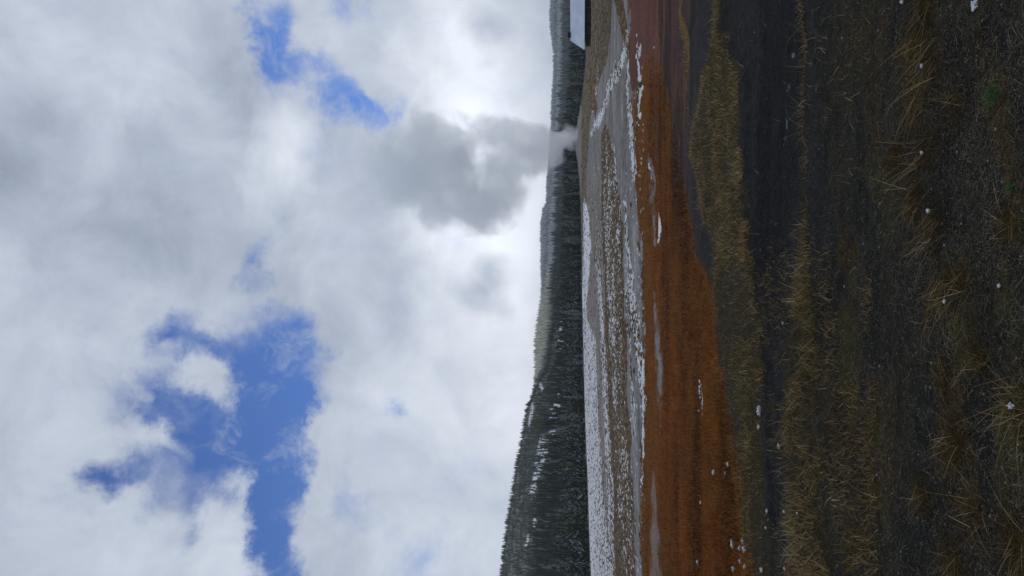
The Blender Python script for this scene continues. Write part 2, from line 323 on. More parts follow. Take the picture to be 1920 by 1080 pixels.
def blades(pos, h, wd, ang, lean, curl, col, nseg=2, lift=None):
    """tapering curved blades; ang = lean direction, lean = horizontal reach / length"""
    n = len(pos); T = np.linspace(0, 1, nseg + 1)
    dx, dy = np.cos(ang), np.sin(ang)
    wa = rng.uniform(0, math.pi, n); wxx, wyy = np.cos(wa), np.sin(wa)
    V = np.zeros((n, 2 * nseg + 1, 3)); k = 0
    zl = np.sqrt(np.maximum(1 - lean ** 2, .02)) if lift is None else lift
    for t in T:
        reach = (lean * t + curl * t * t) * h; zz = h * (zl * t - np.abs(curl) * .55 * t * t)
        cx = pos[:, 0] + dx * reach; cyy = pos[:, 1] + dy * reach; cz = pos[:, 2] + zz
        if t == 1: V[:, k] = np.stack([cx, cyy, cz], -1); k += 1
        else:
            hw = wd * .5 * (1 - .55 * t)
            V[:, k] = np.stack([cx - wxx * hw, cyy - wyy * hw, cz], -1); V[:, k + 1] = np.stack([cx + wxx * hw, cyy + wyy * hw, cz], -1); k += 2
    base = (np.arange(n) * (2 * nseg + 1))[:, None]
    q = np.concatenate([base + np.array([[2 * i, 2 * i + 1, 2 * i + 3, 2 * i + 2]]) for i in range(nseg - 1)], 0) if nseg > 1 else np.zeros((0, 4), int)
    t3 = base + np.array([[2 * nseg - 2, 2 * nseg - 1, 2 * nseg]])
    cc = np.repeat(col, 2 * nseg + 1, axis=0)
    return V.reshape(-1, 3), q, t3, cc

# ------------------------------------------------------------------ materials
def mat(name):
    m = bpy.data.materials.new(name); m.use_nodes = True; return m, NT(m.node_tree)
def bsdf(t, col, rough=.8, normal=None, spec=.3, **kw):
    ins = {'Base Color': col if isinstance(col, bpy.types.NodeSocket) else (*col, 1), 'Roughness': rough, 'Specular IOR Level': spec}
    if normal is not None: ins['Normal'] = normal
    ins.update(kw)
    p = t.n('ShaderNodeBsdfPrincipled', ins); t.n('ShaderNodeOutputMaterial', {0: p.outputs[0]}); return p
def ground_mat():
    m, t = mat('ground_surface')
    pos = t.n('ShaderNodeNewGeometry').outputs['Position']
    base = t.n('ShaderNodeAttribute', attribute_name='col').outputs['Color']
    snw = t.n('ShaderNodeAttribute', attribute_name='snow').outputs['Fac']
    bey = t.n('ShaderNodeAttribute', attribute_name='bey').outputs['Fac']
    org = t.n('ShaderNodeAttribute', attribute_name='go').outputs['Fac']
    pf = t.vmath('MULTIPLY', pos, (1, .22, 1))
    n1 = t.noise(pos, 45, 6, .7); n2 = t.noise(pos, 9, 5, .6); n3 = t.noise(pos, 1.3, 4, .6); n4 = t.noise(pf, 3.5, 6, .72)
    n5 = t.noise(pos, .33, 8, .72)
    k = t.math('MULTIPLY', t.lin(n1, .3, .7, .35, 1.8), t.lin(n2, .3, .7, .6, 1.4))
    k = t.math('MULTIPLY', k, t.lin(n3, .3, .7, .75, 1.25))
    kf = t.math('MULTIPLY', t.lin(n4, .3, .7, .62, 1.4), t.lin(n5, .36, .64, .58, 1.32))
    kk = t.n('ShaderNodeMix', {0: bey, 2: k, 3: kf}, data_type='FLOAT').outputs[0]
    vc = t.n('ShaderNodeCombineXYZ', {0: kk, 1: kk, 2: kk}).outputs[0]
    c = t.vmath('MULTIPLY', base, vc)
    # pale grains
    vo = t.n('ShaderNodeTexVoronoi', {'Vector': pos, 'Scale': 70.0, 'Randomness': 1.0}); 
    gr = t.math('MULTIPLY', t.math('LESS_THAN', vo.outputs['Distance'], .30), t.math('GREATER_THAN', t.n('ShaderNodeSeparateColor', {0: vo.outputs['Color']}).outputs[0], .93))
    gr = t.math('MULTIPLY', gr, t.math('SUBTRACT', 1.0, bey))
    c = t.mix(t.math('MULTIPLY', gr, .6), c, (.13, .13, .125))
    # snow
    sn1 = t.noise(pf, 5.0, 6, .75, .6); sn2 = t.noise(pf, 1.1, 4, .6)
    sv = t.math('ADD', t.math('MULTIPLY', sn1, .65), t.math('MULTIPLY', sn2, .35))
    thr = t.lin(snw, 0, 1, .68, .30)
    sm = t.math('MULTIPLY', t.ramp(t.math('SUBTRACT', sv, thr), -.035, .055), t.math('GREATER_THAN', snw, .03))
    c = t.mix(sm, c, (.62, .635, .665))
    hb = t.math('ADD', t.math('MULTIPLY', n1, .5), n2)
    bmp = t.n('ShaderNodeBump', {'Strength': 1.0, 'Distance': .03, 'Height': hb}).outputs[0]
    rg = t.lin(n3, .3, .7, .65, .95)
    bsdf(t, c, rg, bmp, .03)
    return m
def hills_mat():
    m, t = mat('hill_ground')
    pos = t.n('ShaderNodeNewGeometry').outputs['Position']
    n1 = t.noise(pos, .06, 6, .7); n2 = t.noise(pos, .012, 4, .6)
    op = t.n('ShaderNodeAttribute', attribute_name='open').outputs['Fac']
    c = t.mix(t.ramp(n1, .42, .58), (.05, .06, .052), (.16, .17, .16))
    c = t.mix(t.math('MULTIPLY', op, t.ramp(n1, .3, .45)), c, (.55, .58, .62))
    bsdf(t, c, .95, spec=.1); return m
def leaf_mat(name, rough=.75, spec=.25, vary=.35, trans=0):
    m, t = mat(name)
    c = t.n('ShaderNodeAttribute', attribute_name='col').outputs['Color']
    pos = t.n('ShaderNodeNewGeometry').outputs['Position']
    n = t.lin(t.noise(pos, 2.5, 3, .6), .3, .7, 1 - vary, 1 + vary)
    v = t.n('ShaderNodeCombineXYZ', {0: n, 1: n, 2: n}).outputs[0]
    bsdf(t, t.vmath('MULTIPLY', c, v), rough, spec=spec * .25); return m
def simple_mat(name, col, rough=.8, nscale=6, vary=.25, bump=0, spec=.3):
    m, t = mat(name)
    tcn = t.n('ShaderNodeTexCoord').outputs['Object']
    nn = t.noise(tcn, nscale, 5, .6)
    n = t.lin(nn, .3, .7, 1 - vary, 1 + vary)
    v = t.n('ShaderNodeCombineXYZ', {0: n, 1: n, 2: n}).outputs[0]
    cc = t.vmath('MULTIPLY', v, tuple(col))
    nr = t.n('ShaderNodeBump', {'Strength': bump, 'Distance': .05, 'Height': nn}).outputs[0] if bump else None
    bsdf(t, cc, rough, nr, spec); return m
M_ground = ground_mat(); M_hills = hills_mat()
M_blade = leaf_mat('dry_grass'); M_needle = leaf_mat('needles', .8, .15, .25)
M_snow = simple_mat('snow', (.56, .58, .61), .7, 8, .06, .3, .2)
M_stone = leaf_mat('pebble', .7, .3, .3)
M_bark = simple_mat('bark', (.085, .07, .058), .9, 3, .3)
M_deadwood = simple_mat('grey_dead_wood', (.19, .18, .17), .9, 3, .3)

# ------------------------------------------------------------------ land: one sheet, split where the flat meets the hills
NC = 860
ks = np.linspace(-1, 1, NC); S = .07 * np.sinh(3.3 * ks)
rows_near = np.concatenate([-np.geomspace(80, .8, 26), np.linspace(-.4, 1.9, 8), np.geomspace(2.1, EDGE, 560)])
def grid(rows, cols_S):
    W = np.maximum(rows, 0) + 13; W = np.where(rows < 0, 13 - rows * .8, W)
    y = np.repeat(rows[:, None], len(cols_S), 1); x = W[:, None] * cols_S[None]
    return x, y
def sheet(name, rows, cols_S, attrs_fn, material):
    x, y = grid(rows, cols_S); n, m = x.shape; xf, yf = x.ravel(), y.ravel(); zf = height(xf, yf)
    idx = np.arange(n * m).reshape(n, m)
    F = np.stack([idx[:-1, :-1], idx[:-1, 1:], idx[1:, 1:], idx[1:, :-1]], -1).reshape(-1, 4)
    cols, attrs = attrs_fn(xf, yf, zf)
    me = mesh_np(name, np.stack([xf, yf, zf], -1), [F], cols, attrs, True)
    return tag(link(name, me, material), kind='structure')
def ga(x, y, z):
    q = zones(x, y, z); return q['c'], {'snow': q['snow'], 'bey': q['bey'], 'go': q['go']}
ground = sheet('ground', rows_near, S, ga, M_ground)
def clearing(X, Y):
    p = np.zeros(X.shape)
    for pts in ([(1056, 598, 4), (1052, 640, 7), (1054, 655, 5)], [(1050, 665, 3), (1048, 690, 3)], [(1051, 735, 4), (1044, 760, 6), (1036, 775, 7)], [(1048, 790, 5), (1040, 810, 8), (1030, 820, 6)], [(1020, 820, 4), (1013, 845, 7), (1016, 860, 6)],
                [(1006, 868, 4), (1012, 890, 3)], [(1004, 900, 6), (998, 922, 5)], [(1003, 975, 3), (1002, 985, 3)], [(990, 1010, 2.5), (986, 1022, 2.5)], [(1012, 720, 2.5), (1016, 728, 2.5)], [(998, 765, 3), (996, 778, 3), (992, 795, 2)], [(1028, 835, 4), (1014, 872, 4)]):
        p = np.maximum(p, pline(X, Y, [(a, b, c) for a, b, c in pts], 3))
    return p
def ha(x, y, z):
    X, Y = proj(x, y, z); return None, {'open': clearing(X, Y) * (y < 1000)}
hills = sheet('hills', np.concatenate([[EDGE], np.geomspace(EDGE + 6, 1200, 150), np.geomspace(1210, 5200, 120), [7000, 9000]]), S, ha, M_hills)

# ------------------------------------------------------------------ trees
def crown_mesh(H, R, layers, m, seed, cols, frost=.25, skew=.12, base=.12, name='crown'):
    r = random.Random(seed); V = []; F = []; C = []
    for i in range(layers):
        f = (i + r.uniform(-.3, .3)) / layers; f = max(0, min(f, .98))
        zc = H * (base + (1 - base) * f)
        rr = R * ((1 - f) ** .8) * r.uniform(.7, 1.15) * (.62 + .38 * min(1, f * 6)) + .05
        th = H * (1 - base) / layers * r.uniform(1.3, 2.2)
        ox, oy = r.uniform(-skew, skew) * R * .4, r.uniform(-skew, skew) * R * .4
        b = len(V); V.append((ox, oy, min(H, zc + th))); C.append(cols[r.randrange(len(cols))])
        ph = r.uniform(0, 6.28)
        for k in range(m * 2):
            a = ph + k * math.pi / m + r.uniform(-.12, .12)
            long_ = (k % 2 == 0); q = rr * (r.uniform(.65, 1.2) if long_ else r.uniform(.25, .5))
            V.append((ox + q * math.cos(a), oy + q * math.sin(a), zc - (rr * r.uniform(.15, .5) if long_ else -th * .25)))
            cc = cols[r.randrange(len(cols))]
            if long_ and r.random() < frost: cc = (.36, .39, .41)
            C.append(cc)
        for k in range(m * 2): F.append((b, b + 1 + k, b + 1 + (k + 1) % (2 * m)))
    b = len(V); V.append((0, 0, H * 1.04)); V += [(.12, 0, H * .93), (-.06, .1, H * .93), (-.06, -.1, H * .93)]; C += [cols[0]] * 4
    F += [(b, b + 1, b + 2), (b, b + 2, b + 3), (b, b + 3, b + 1)]
    return mesh_np(name, V, [np.array(F)], np.array(C))
def trunk_mesh(H, r0, seed, limbs=0, top=.95):
    r = random.Random(seed); V = []; F = []
    def tube(p0, p1, ra, rb, n=6):
        d = (Vector(p1) - Vector(p0)); u = d.orthogonal().normalized(); v = d.cross(u).normalized(); b = len(V)
        for p, q in ((p0, ra), (p1, rb)):
            for k in range(n):
                a = k * 2 * math.pi / n; w_ = Vector(p) + (u * math.cos(a) + v * math.sin(a)) * q; V.append(tuple(w_))
        for k in range(n): F.append((b + k, b + (k + 1) % n, b + n + (k + 1) % n, b + n + k))
    xo = 0; pts = [(0, 0, -.6)]
    for i in range(4): xo += r.uniform(-.04, .04) * H * .1; pts.append((xo, xo * .5, H * top * (i + 1) / 4))
    for i in range(4): tube(pts[i], pts[i + 1], r0 * (1 - i * .23), r0 * (1 - (i + 1) * .23))
    for i in range(limbs):
        z = H * r.uniform(.25, .9); a = r.uniform(0, 6.28); L = H * .16 * (1.1 - z / H) * r.uniform(.6, 1.3) + .3
        p0 = (0, 0, z); p1 = (math.cos(a) * L, math.sin(a) * L, z + L * r.uniform(-.1, .45)); tube(p0, p1, r0 * .3, r0 * .08, 4)
    return mesh_np('trunk', V, [np.array(F)])
G1 = [(.022, .036, .031), (.032, .048, .038), (.015, .024, .021), (.048, .062, .052)]
G2 = [(.030, .044, .022), (.042, .052, .026), (.022, .032, .018), (.050, .056, .030)]
G3 = [(.045, .045, .024), (.060, .055, .030), (.030, .032, .018), (.075, .068, .04)]
GR = [(.10, .11, .11), (.06, .072, .068), (.16, .17, .175), (.03, .04, .035)]
kinds = []
for sd, (pal, fr, R) in enumerate([(G1, .22, .17), (G1, .32, .23), (G1, .10, .14), (G2, .08, .22), (G2, .18, .18), (G3, .1, .24), (GR, .55, .2)]):
    kinds.append((crown_mesh(1.0 * 12, R * 12, 15, 8, 40 + sd, pal, fr), trunk_mesh(12, .16, sd, 0)))
snag_mesh = trunk_mesh(12, .13, 77, 16, 1.0)
LAB = ['dark green conifer in the dense wall of trees behind the pale flat', 'dark green conifer in the dense wall of trees behind the pale flat', 'dark green conifer in the dense wall of trees behind the pale flat',
       'mid green conifer in the dense wall of trees behind the pale flat', 'mid green conifer in the dense wall of trees behind the pale flat',
       'brownish olive conifer in the dense wall of trees behind the pale flat', 'grey frosted conifer in the dense wall of trees behind the pale flat']
GRP = ['dark green forest edge conifers'] * 3 + ['mid green forest edge conifers'] * 2 + ['brownish forest edge conifers', 'frosted forest edge conifers']
def frontH(Y): return tab(Y, (-200, 7), (100, 6.5), (240, 5.2), (300, 5.4), (400, 7.2), (560, 9), (700, 10.5), (850, 12.5), (1000, 14), (1080, 15), (1300, 15))
placed = 0; spots = []
rr = random.Random(5)
NTREE = 286
for i in range(NTREE):
    lane = i % 3; f = (i // 3 + rr.uniform(-.35, .35)) / (NTREE / 3)
    yy = EDGE + [3, 13, 25][lane] + rr.uniform(-2.5, 4)
    Yp = -60 + f * 1200; xx = (540 - Yp) / FPX * yy
    if 225 < Yp < 300 and lane == 0: yy += 14
    spots.append((xx, yy, Yp, lane))
sa = np.array([(a, b) for a, b, _, _ in spots]); hz = height(sa[:, 0], sa[:, 1])
for i, (xx, yy, Yp, lane) in enumerate(spots):
    pn = vnoise(np.array([Yp / 45.0]), np.array([lane * 3.3]), 9)[0]
    if rr.random() < .04: k = -1
    elif pn > .70: k = rr.choice([3, 4, 5, 6])
    elif pn < .22: k = rr.choice([6, 0, 1, 6])
    else: k = rr.choice([0, 1, 2, 0, 1, 4])
    h = float(frontH(Yp)) * (rr.uniform(.55, 1.0) + .45 * float(vnoise(np.array([Yp / 22.0]), np.array([lane * 5.1 + .5]), 19)[0])) * (1 + .07 * lane); s = h / 12
    if k == -1:
        o = link('dead_tree', snag_mesh, M_deadwood, loc=(xx, yy, hz[i] - .2), rot=(rr.uniform(-.05, .05), rr.uniform(-.05, .05), rr.uniform(0, 6))); o.scale = (s, s, s * 1.1)
        tag(o, 'bare grey dead tree among the conifers %s' % ['near the lodge', 'left of the steam vent', 'in the middle of the forest edge', 'in the taller left forest'][int(np.searchsorted([250, 450, 750], Yp))], 'tree', 'bare dead trees at the forest edge'); continue
    e = bpy.data.objects.new('pine_tree', None); COL.objects.link(e); e.location = (xx, yy, hz[i] - .2); e.rotation_euler = (0, 0, rr.uniform(0, 6.28)); e.scale = (s * rr.uniform(.85, 1.25), s * rr.uniform(.85, 1.25), s)
    zone = ['behind the lodge', 'between the lodge and the steam vent', 'right behind the steam vent', 'just left of the steam vent', 'behind the narrow start of the snow field', 'behind the broad snow field', 'under the snowy hill clearings', 'under the high left ridge', 'at the left end of the forest edge'][int(np.searchsorted([100, 225, 300, 400, 520, 660, 800, 950], Yp))]
    row = ['front row', 'second row', 'third row'][lane]; size = 'tall' if h > float(frontH(Yp)) * (1 + .07 * lane) * .94 else 'short'
    kd = ['dark green', 'bluish dark green', 'slim dark green', 'mid green', 'frost tipped green', 'brownish olive', 'grey frosted'][k]
    lb = '%s %s conifer, %s, %s' % (size, kd, row, zone); tag(e, lb, 'tree', lb)
    link('crown', kinds[k][0], M_needle, e); link('trunk', kinds[k][1], M_bark, e)

# far forest (tens of thousands): one mass
def cone_tree(layers, m, seed, jag=.45):
    r = random.Random(seed); V = []; F = []
    for i in range(layers):
        f = i / layers; zc = .1 + .9 * f; q = (1 - f) ** .85 * r.uniform(.8, 1.15) * .5; b = len(V)
        V.append((0, 0, min(1.0, zc + .9 / layers * 1.8)))
        ph = r.uniform(0, 6)
        for k in range(m):
            a = ph + k * 2 * math.pi / m; l_ = q * (r.uniform(.8, 1.25) if k % 2 == 0 else jag); V.append((l_ * math.cos(a), l_ * math.sin(a), zc - .03 * (k % 2 == 0)))
        for k in range(m): F.append((b, b + 1 + k, b + 1 + (k + 1) % m))
    return np.array(V), np.array(F)
FV = []; FF = []; FC = []; off = 0
def forest_band(n, y0, y1, hmin, hmax, layers, m, smax, pick, wr=.34):
    global off
    yy = np.sqrt(rng.uniform(y0 ** 2, y1 ** 2, n)); xx = rng.uniform(-smax, smax, n) * (yy + 13)
    dens = fbm(xx, yy, 1 / 60, 3, 91)
    zz = height(xx, yy); hh = (hmin + (hmax - hmin) * rng.random(n) ** 1.7) * (.75 + .5 * dens)
    if y0 < 900: hh = hh * (1 - .55 * sstep(560, 820, yy)) * tab(540 - FPX * xx / yy, (0, .55), (350, .62), (600, .85), (800, 1))
    if 900 < y0 < 1000: hh = hh * (.3 + .7 * np.maximum(sstep(1150, 1800, yy), sstep(640, 520, 540 - FPX * xx / yy)))
    X, Y = proj(xx, yy, zz); Xt, _ = proj(xx, yy, zz + hh * .8); Xm, _ = proj(xx, yy, zz + hh * .4)
    keep = np.ones(n, bool)
    if y0 < 900:
        cl = np.maximum(np.maximum(clearing(X, Y), clearing(Xt, Y)), clearing(Xm, Y)); keep = (cl < .55 + .5 * (fbm(xx, yy, 1 / 14, 3, 95) - .5)) | (rng.random(n) < .28)
    keep &= rng.random(n) < np.clip(.45 + dens, 0, 1)
    xx, yy, zz, hh, X, Y = [a[keep] for a in (xx, yy, zz, hh, X, Y)]
    base_c = pick(xx, yy, zz, X, Y)
    for v in range(4):
        s = np.arange(len(xx)) % 4 == v
        bv, bf = cone_tree(layers, m, v + layers * 7)
        ww = hh[s] * wr * rng.uniform(.75, 1.3, s.sum())
        V, F = scatter(bv, bf, np.stack([xx[s], yy[s], zz[s] - .3], -1), np.stack([ww, ww, hh[s]], -1), rng.uniform(0, 6.28, s.sum()))
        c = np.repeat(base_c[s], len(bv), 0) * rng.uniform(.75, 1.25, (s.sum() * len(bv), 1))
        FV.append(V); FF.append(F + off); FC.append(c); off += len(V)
def mixc(a, b, t): return np.array(a)[None] * (1 - t[:, None]) + np.array(b)[None] * t[:, None]
def pick1(x, y, z, X, Y):
    c = mixc((.022, .036, .031), (.062, .08, .064), np.clip(rng.normal(.4, .35, len(x)), 0, 1))
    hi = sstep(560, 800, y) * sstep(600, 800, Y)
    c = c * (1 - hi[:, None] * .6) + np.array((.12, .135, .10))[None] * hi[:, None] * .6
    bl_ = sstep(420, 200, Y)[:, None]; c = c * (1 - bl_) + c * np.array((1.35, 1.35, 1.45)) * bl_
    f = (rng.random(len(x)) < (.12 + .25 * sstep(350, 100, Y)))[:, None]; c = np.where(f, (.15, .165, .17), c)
    f = (rng.random(len(x)) < .06)[:, None]; c = np.where(f, (.075, .065, .038), c)
    return c
def pick2(x, y, z, X, Y):
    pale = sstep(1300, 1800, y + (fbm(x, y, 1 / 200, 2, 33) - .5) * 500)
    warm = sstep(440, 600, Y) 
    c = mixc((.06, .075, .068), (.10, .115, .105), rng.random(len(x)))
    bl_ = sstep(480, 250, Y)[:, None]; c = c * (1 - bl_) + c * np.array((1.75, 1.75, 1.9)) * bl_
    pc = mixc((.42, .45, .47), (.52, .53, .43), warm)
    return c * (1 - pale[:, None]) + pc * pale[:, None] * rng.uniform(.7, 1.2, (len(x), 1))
def pick3(x, y, z, X, Y):
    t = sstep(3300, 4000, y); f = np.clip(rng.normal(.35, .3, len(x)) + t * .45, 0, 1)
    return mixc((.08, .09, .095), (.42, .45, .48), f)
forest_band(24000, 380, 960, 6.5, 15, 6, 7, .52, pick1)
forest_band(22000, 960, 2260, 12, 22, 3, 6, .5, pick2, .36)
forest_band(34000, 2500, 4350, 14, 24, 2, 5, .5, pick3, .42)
forest = link('forest', mesh_np('forest', np.concatenate(FV), [np.concatenate(FF)], np.concatenate(FC)), M_needle)
tag(forest, 'continuous conifer forest covering the hills behind the forest edge', 'forest', kind='stuff')
# thin bare poles on the left skyline
for (Xp, Yp, hh) in ((926, 1068, 10.5), (938, 1044, 6.5), (946, 1078, 6)):
    yy = 900.0; xx = (540 - Yp) / FPX * yy; z0 = float(height(np.array([xx]), np.array([yy]))[0])
    zt = EYE + yy * dz_over_y(Xp); s = (zt - z0) / 12
    o = link('dead_tree', snag_mesh, M_deadwood, loc=(xx, yy, z0), rot=(0, 0, Yp)); o.scale = (s * .5, s * .5, s)
    tag(o, {1068: 'tallest thin bare snag rising above the ridge at the hill top', 1044: 'short thin bare snag on the ridge, right of the tallest snag', 1078: 'thin bare snag on the ridge left of the tallest snag'}[Yp], 'tree')

# ------------------------------------------------------------------ lodge with a snowy roof
def box_bm(bm, x0, x1, y0, y1, z0, z1):
    vs_ = [bm.verts.new(p) for p in ((x0, y0, z0), (x1, y0, z0), (x1, y1, z0), (x0, y1, z0), (x0, y0, z1), (x1, y0, z1), (x1, y1, z1), (x0, y1, z1))]
    for f in ((0, 3, 2, 1), (4, 5, 6, 7), (0, 1, 5, 4), (1, 2, 6, 5), (2, 3, 7, 6), (3, 0, 4, 7)): bm.faces.new([vs_[i] for i in f])
def bm_obj(name, bm, m, parent=None):
    me = bpy.data.meshes.new(name); bmesh.ops.recalc_face_normals(bm, faces=bm.faces); bm.to_mesh(me); bm.free(); return link(name, me, m, parent)
def boxes(name, lst, m, parent):
    bm = bmesh.new()
    for b in lst: box_bm(bm, *b)
    return bm_obj(name, bm, m, parent)
M_wall = simple_mat('brown_timber', (.06, .04, .032), .85, 2, .35)
M_dark = simple_mat('dark_trim', (.010, .012, .018), .7, 2, .2)
M_glass = simple_mat('window_glass', (.02, .024, .03), .15, 1, .1, spec=.5)
def roof_mat():
    m, t = mat('roof_snow'); tcn = t.n('ShaderNodeTexCoord').outputs['Object']
    n = t.noise(tcn, .35, 4, .55); ws = t.n('ShaderNodeTexWave', {'Vector': tcn, 'Scale': .55, 'Distortion': .3}, wave_type='BANDS', bands_direction='X').outputs[0]
    c = t.mix(t.lin(n, .35, .65), (.40, .46, .56), (.50, .56, .66)); c = t.mix(t.math('MULTIPLY', t.ramp(ws, .93, 1), .25), c, (.36, .41, .5))
    bsdf(t, c, .6, spec=.3); return m
M_roof = roof_mat()
# eave corner seen at (1096,95), ridge end at (1069,78)
lodge = bpy.data.objects.new('lodge', None); COL.objects.link(lodge)
tag(lodge, 'long low brown lodge under a big pale snow covered roof', 'building')
ang = math.radians(-40)
DE = 255.0
ex = (540 - 95.5) / FPX * DE; ez = EYE + DE * dz_over_y(1095.5)
RW, RH = 8.0, 5.0
RH = EYE + (DE + RW * math.cos(ang)) * dz_over_y(1069) - ez
lodge.location = (ex, DE, ez); lodge.rotation_euler = (0, 0, ang)      # origin: front-left eave corner; +x along the eave, +y up-slope
LL = 46.0; th = .35
bm = bmesh.new()
prof = [(0, 0), (RW, RH), (2 * RW, 0), (2 * RW, -th), (RW, RH - th), (0, -th)]
a_ = [bm.verts.new((0, p[0], p[1])) for p in prof]; b_ = [bm.verts.new((LL, p[0], p[1])) for p in prof]
for i in range(6): j = (i + 1) % 6; bm.faces.new((a_[i], b_[i], b_[j], a_[j]))
bm.faces.new((a_[0], a_[1], a_[4], a_[5])); bm.faces.new((a_[1], a_[2], a_[3], a_[4])); bm.faces.new((b_[0], b_[5], b_[4], b_[1])); bm.faces.new((b_[1], b_[4], b_[3], b_[2]))
roof = bm_obj('roof', bm, M_roof, lodge)
bm = bmesh.new()   # dark rake boards on the gable
for s in (0, 1):
    y0_, y1_ = (-.15, RW) if s == 0 else (2 * RW + .15, RW)
    z0_ = -.1
    p = [(-.16, y0_, z0_ - .3), (-.16, y1_, RH - .35), (-.16, y1_, RH + .16), (-.16, y0_, z0_ + .14)]
    q = [(-.004, *t_[1:]) for t_ in p]; A = [bm.verts.new(t_) for t_ in p]; B = [bm.verts.new(t_) for t_ in q]
    bm.faces.new(A); bm.faces.new(B[::-1])
    for i in range(4): bm.faces.new((A[i], A[(i + 1) % 4], B[(i + 1) % 4], B[i]))
bm_obj('rake_board', bm, M_dark, lodge)
boxes('chimney', [(1.2, 2.9, RW - .5, RW + .5, RH - .5, RH + .75)], M_dark, lodge)
boxes('ridge_cap', [(0, LL, RW - .12, RW + .12, RH - .02, RH + .07)], M_dark, lodge)
boxes('wall', [(.9, LL - .9, 1.3, 2 * RW - 1.3, -3.6, -.32)], M_wall, lodge)
boxes('gutter', [(2.5, 17.5, -.16, -.004, -.34, -.12), (20.6, LL, -.16, -.004, -.34, -.12)], M_dark, lodge)
pr = boxes('porch_roof', [(17.6, 20.5, -1.3, -.17, -.75, -.45)], M_roof, lodge)
for i in range(9):
    x0 = 3.0 + i * 4.6
    wd_ = boxes('window', [(x0, x0 + 1.9, 1.17, 1.29, -2.3, -.85)], M_dark, lodge)
    boxes('pane', [(x0 + .15, x0 + .88, 1.13, 1.165, -2.15, -1.0), (x0 + 1.02, x0 + 1.75, 1.13, 1.165, -2.15, -1.0)], M_glass, wd_)
for i in range(11):
    x0 = 1.1 + i * 4.2; boxes('post', [(x0, x0 + .25, -.05 + .1, .25, -3.5, -.40)], M_wall, lodge)
dr = boxes('door', [(18.4, 19.8, 1.2, 1.29, -3.3, -1.0)], M_dark, lodge)

# ------------------------------------------------------------------ dry grass, low snow lumps, gravel
def pts_in(n, y0, y1, wl, wr=None, power=1.0):
    yy = y0 + (y1 - y0) * rng.random(n) ** power; h = wl; xx = rng.uniform(-1, 1, n) * (h * yy + .5)
    return xx, yy
def colset(pal, n, var=.25):
    pal = np.array(pal); return pal[rng.integers(0, len(pal), n)] * rng.uniform(1 - var, 1 + var, (n, 1))
CR = .46
# orange sedge
bl = []
def add_bl(L, *r): L.append(r)
def build_blades(name, L, label, cat='grass'):
    V = []; Q = []; T = []; C = []; o = 0
    for v, q, t, c in L: V.append(v); Q.append(q + o); T.append(t + o); C.append(c); o += len(v)
    me = mesh_np(name, np.concatenate(V), [np.concatenate(Q), np.concatenate(T)], np.concatenate(C))
    return tag(link(name, me, M_blade), label, cat, kind='stuff')
n = 330000; yy = 1 / rng.uniform(1 / 27, 1 / 7.0, n); xx = rng.uniform(-CR, CR, n) * (yy + 1)
zz = height(xx, yy); q = zones(xx, yy, zz); keep = rng.random(n) < q['go'] * (1 - .35 * sstep(.52, .6, fbm(xx, yy, 2.2, 3, 81)))
xx, yy, zz = xx[keep], yy[keep], zz[keep]; X, Y = q['X'][keep], q['Y'][keep]; n = len(xx)
t = fbm(xx * .35, yy * 1.1, .8, 4, 83); t2 = fbm(xx * 1.5, yy, 2.0, 3, 84)
edge = np.clip((X - tab(Y, *ORb) + 40) / 40, 0, 1)
topg = np.clip(1 - (X - tab(Y, *ORa)) / 45, 0, 1)
c = mixc((.048, .020, .0075), (.195, .078, .017), np.clip((t - .35) * 3 + topg * .35 - edge * .1, 0, 1))
c = c * (.65 + .7 * t2)[:, None] * rng.uniform(.6, 1.4, (n, 1))
c = c * (.72 + .7 * fbm(xx, yy, .25, 3, 88))[:, None] * (1 + np.array((.1, -.12, -.2))[None] * sstep(.45, .6, fbm(xx, yy, .5, 3, 89))[:, None])
yl = (rng.random(n) < .05 + .25 * sstep(.6, 1, edge))[:, None]; c = np.where(yl, np.array((.26, .16, .05)) * rng.uniform(.6, 1.2, (n, 1)), c)
hh = rng.uniform(.03, .085, n) * (.8 + .5 * t2)
bl = [blades(np.stack([xx, yy, zz - .01], -1), hh, rng.uniform(.003, .006, n) * (.6 + yy / 20), rng.uniform(0, 6.28, n), rng.uniform(.1, .7, n), rng.uniform(0, .4, n), c)]
build_blades('orange_sedge', bl, 'short dense orange brown sedge carpeting the middle of the flat')
# olive grass strips
n = 300000; yy = 1 / rng.uniform(1 / 15.0, 1 / 4.6, n); xx = rng.uniform(-CR, CR, n) * (yy + 1)
zz = height(xx, yy); q = zones(xx, yy, zz)
cl = sstep(.38, .60, fbm(xx, yy, 2.4, 3, 101))
pr_ = (np.maximum(q['g1'] * tab(q['Y'], (0, .8), (450, .8), (600, .5), (1080, .55)), q['g2'] * .55)) * (.25 + .75 * cl) + .16 * sstep(430, 560, q['Y']) * sstep(1330, 1350, q['X']) * cl + .02 * sstep(1330, 1350, q['X']) * cl * (1 - .8 * sstep(1400, 1415, q['X']) * sstep(1520, 1500, q['X']) * sstep(560, 480, q['Y']))
keep = rng.random(n) < pr_
xx, yy, zz = xx[keep], yy[keep], zz[keep]; n = len(xx); g2 = q['g2'][keep]; Yk = q['Y'][keep]
t = fbm(xx, yy, 1.2, 3, 102)[:, None]
c = colset([(.20, .15, .046), (.13, .105, .03), (.30, .24, .11), (.075, .063, .018), (.17, .11, .04)], n, .35) * (.6 + .8 * t)
gb = sstep(480, 650, Yk)[:, None]; c = c * (1 - gb * .1) * np.array((1, 1, 1))
c = c * np.array((1.12, .99, 1.15)) * (1 + .35 * q['g1'][keep] * sstep(620, 420, Yk))[:, None]; hh = rng.uniform(.03, .10, n)
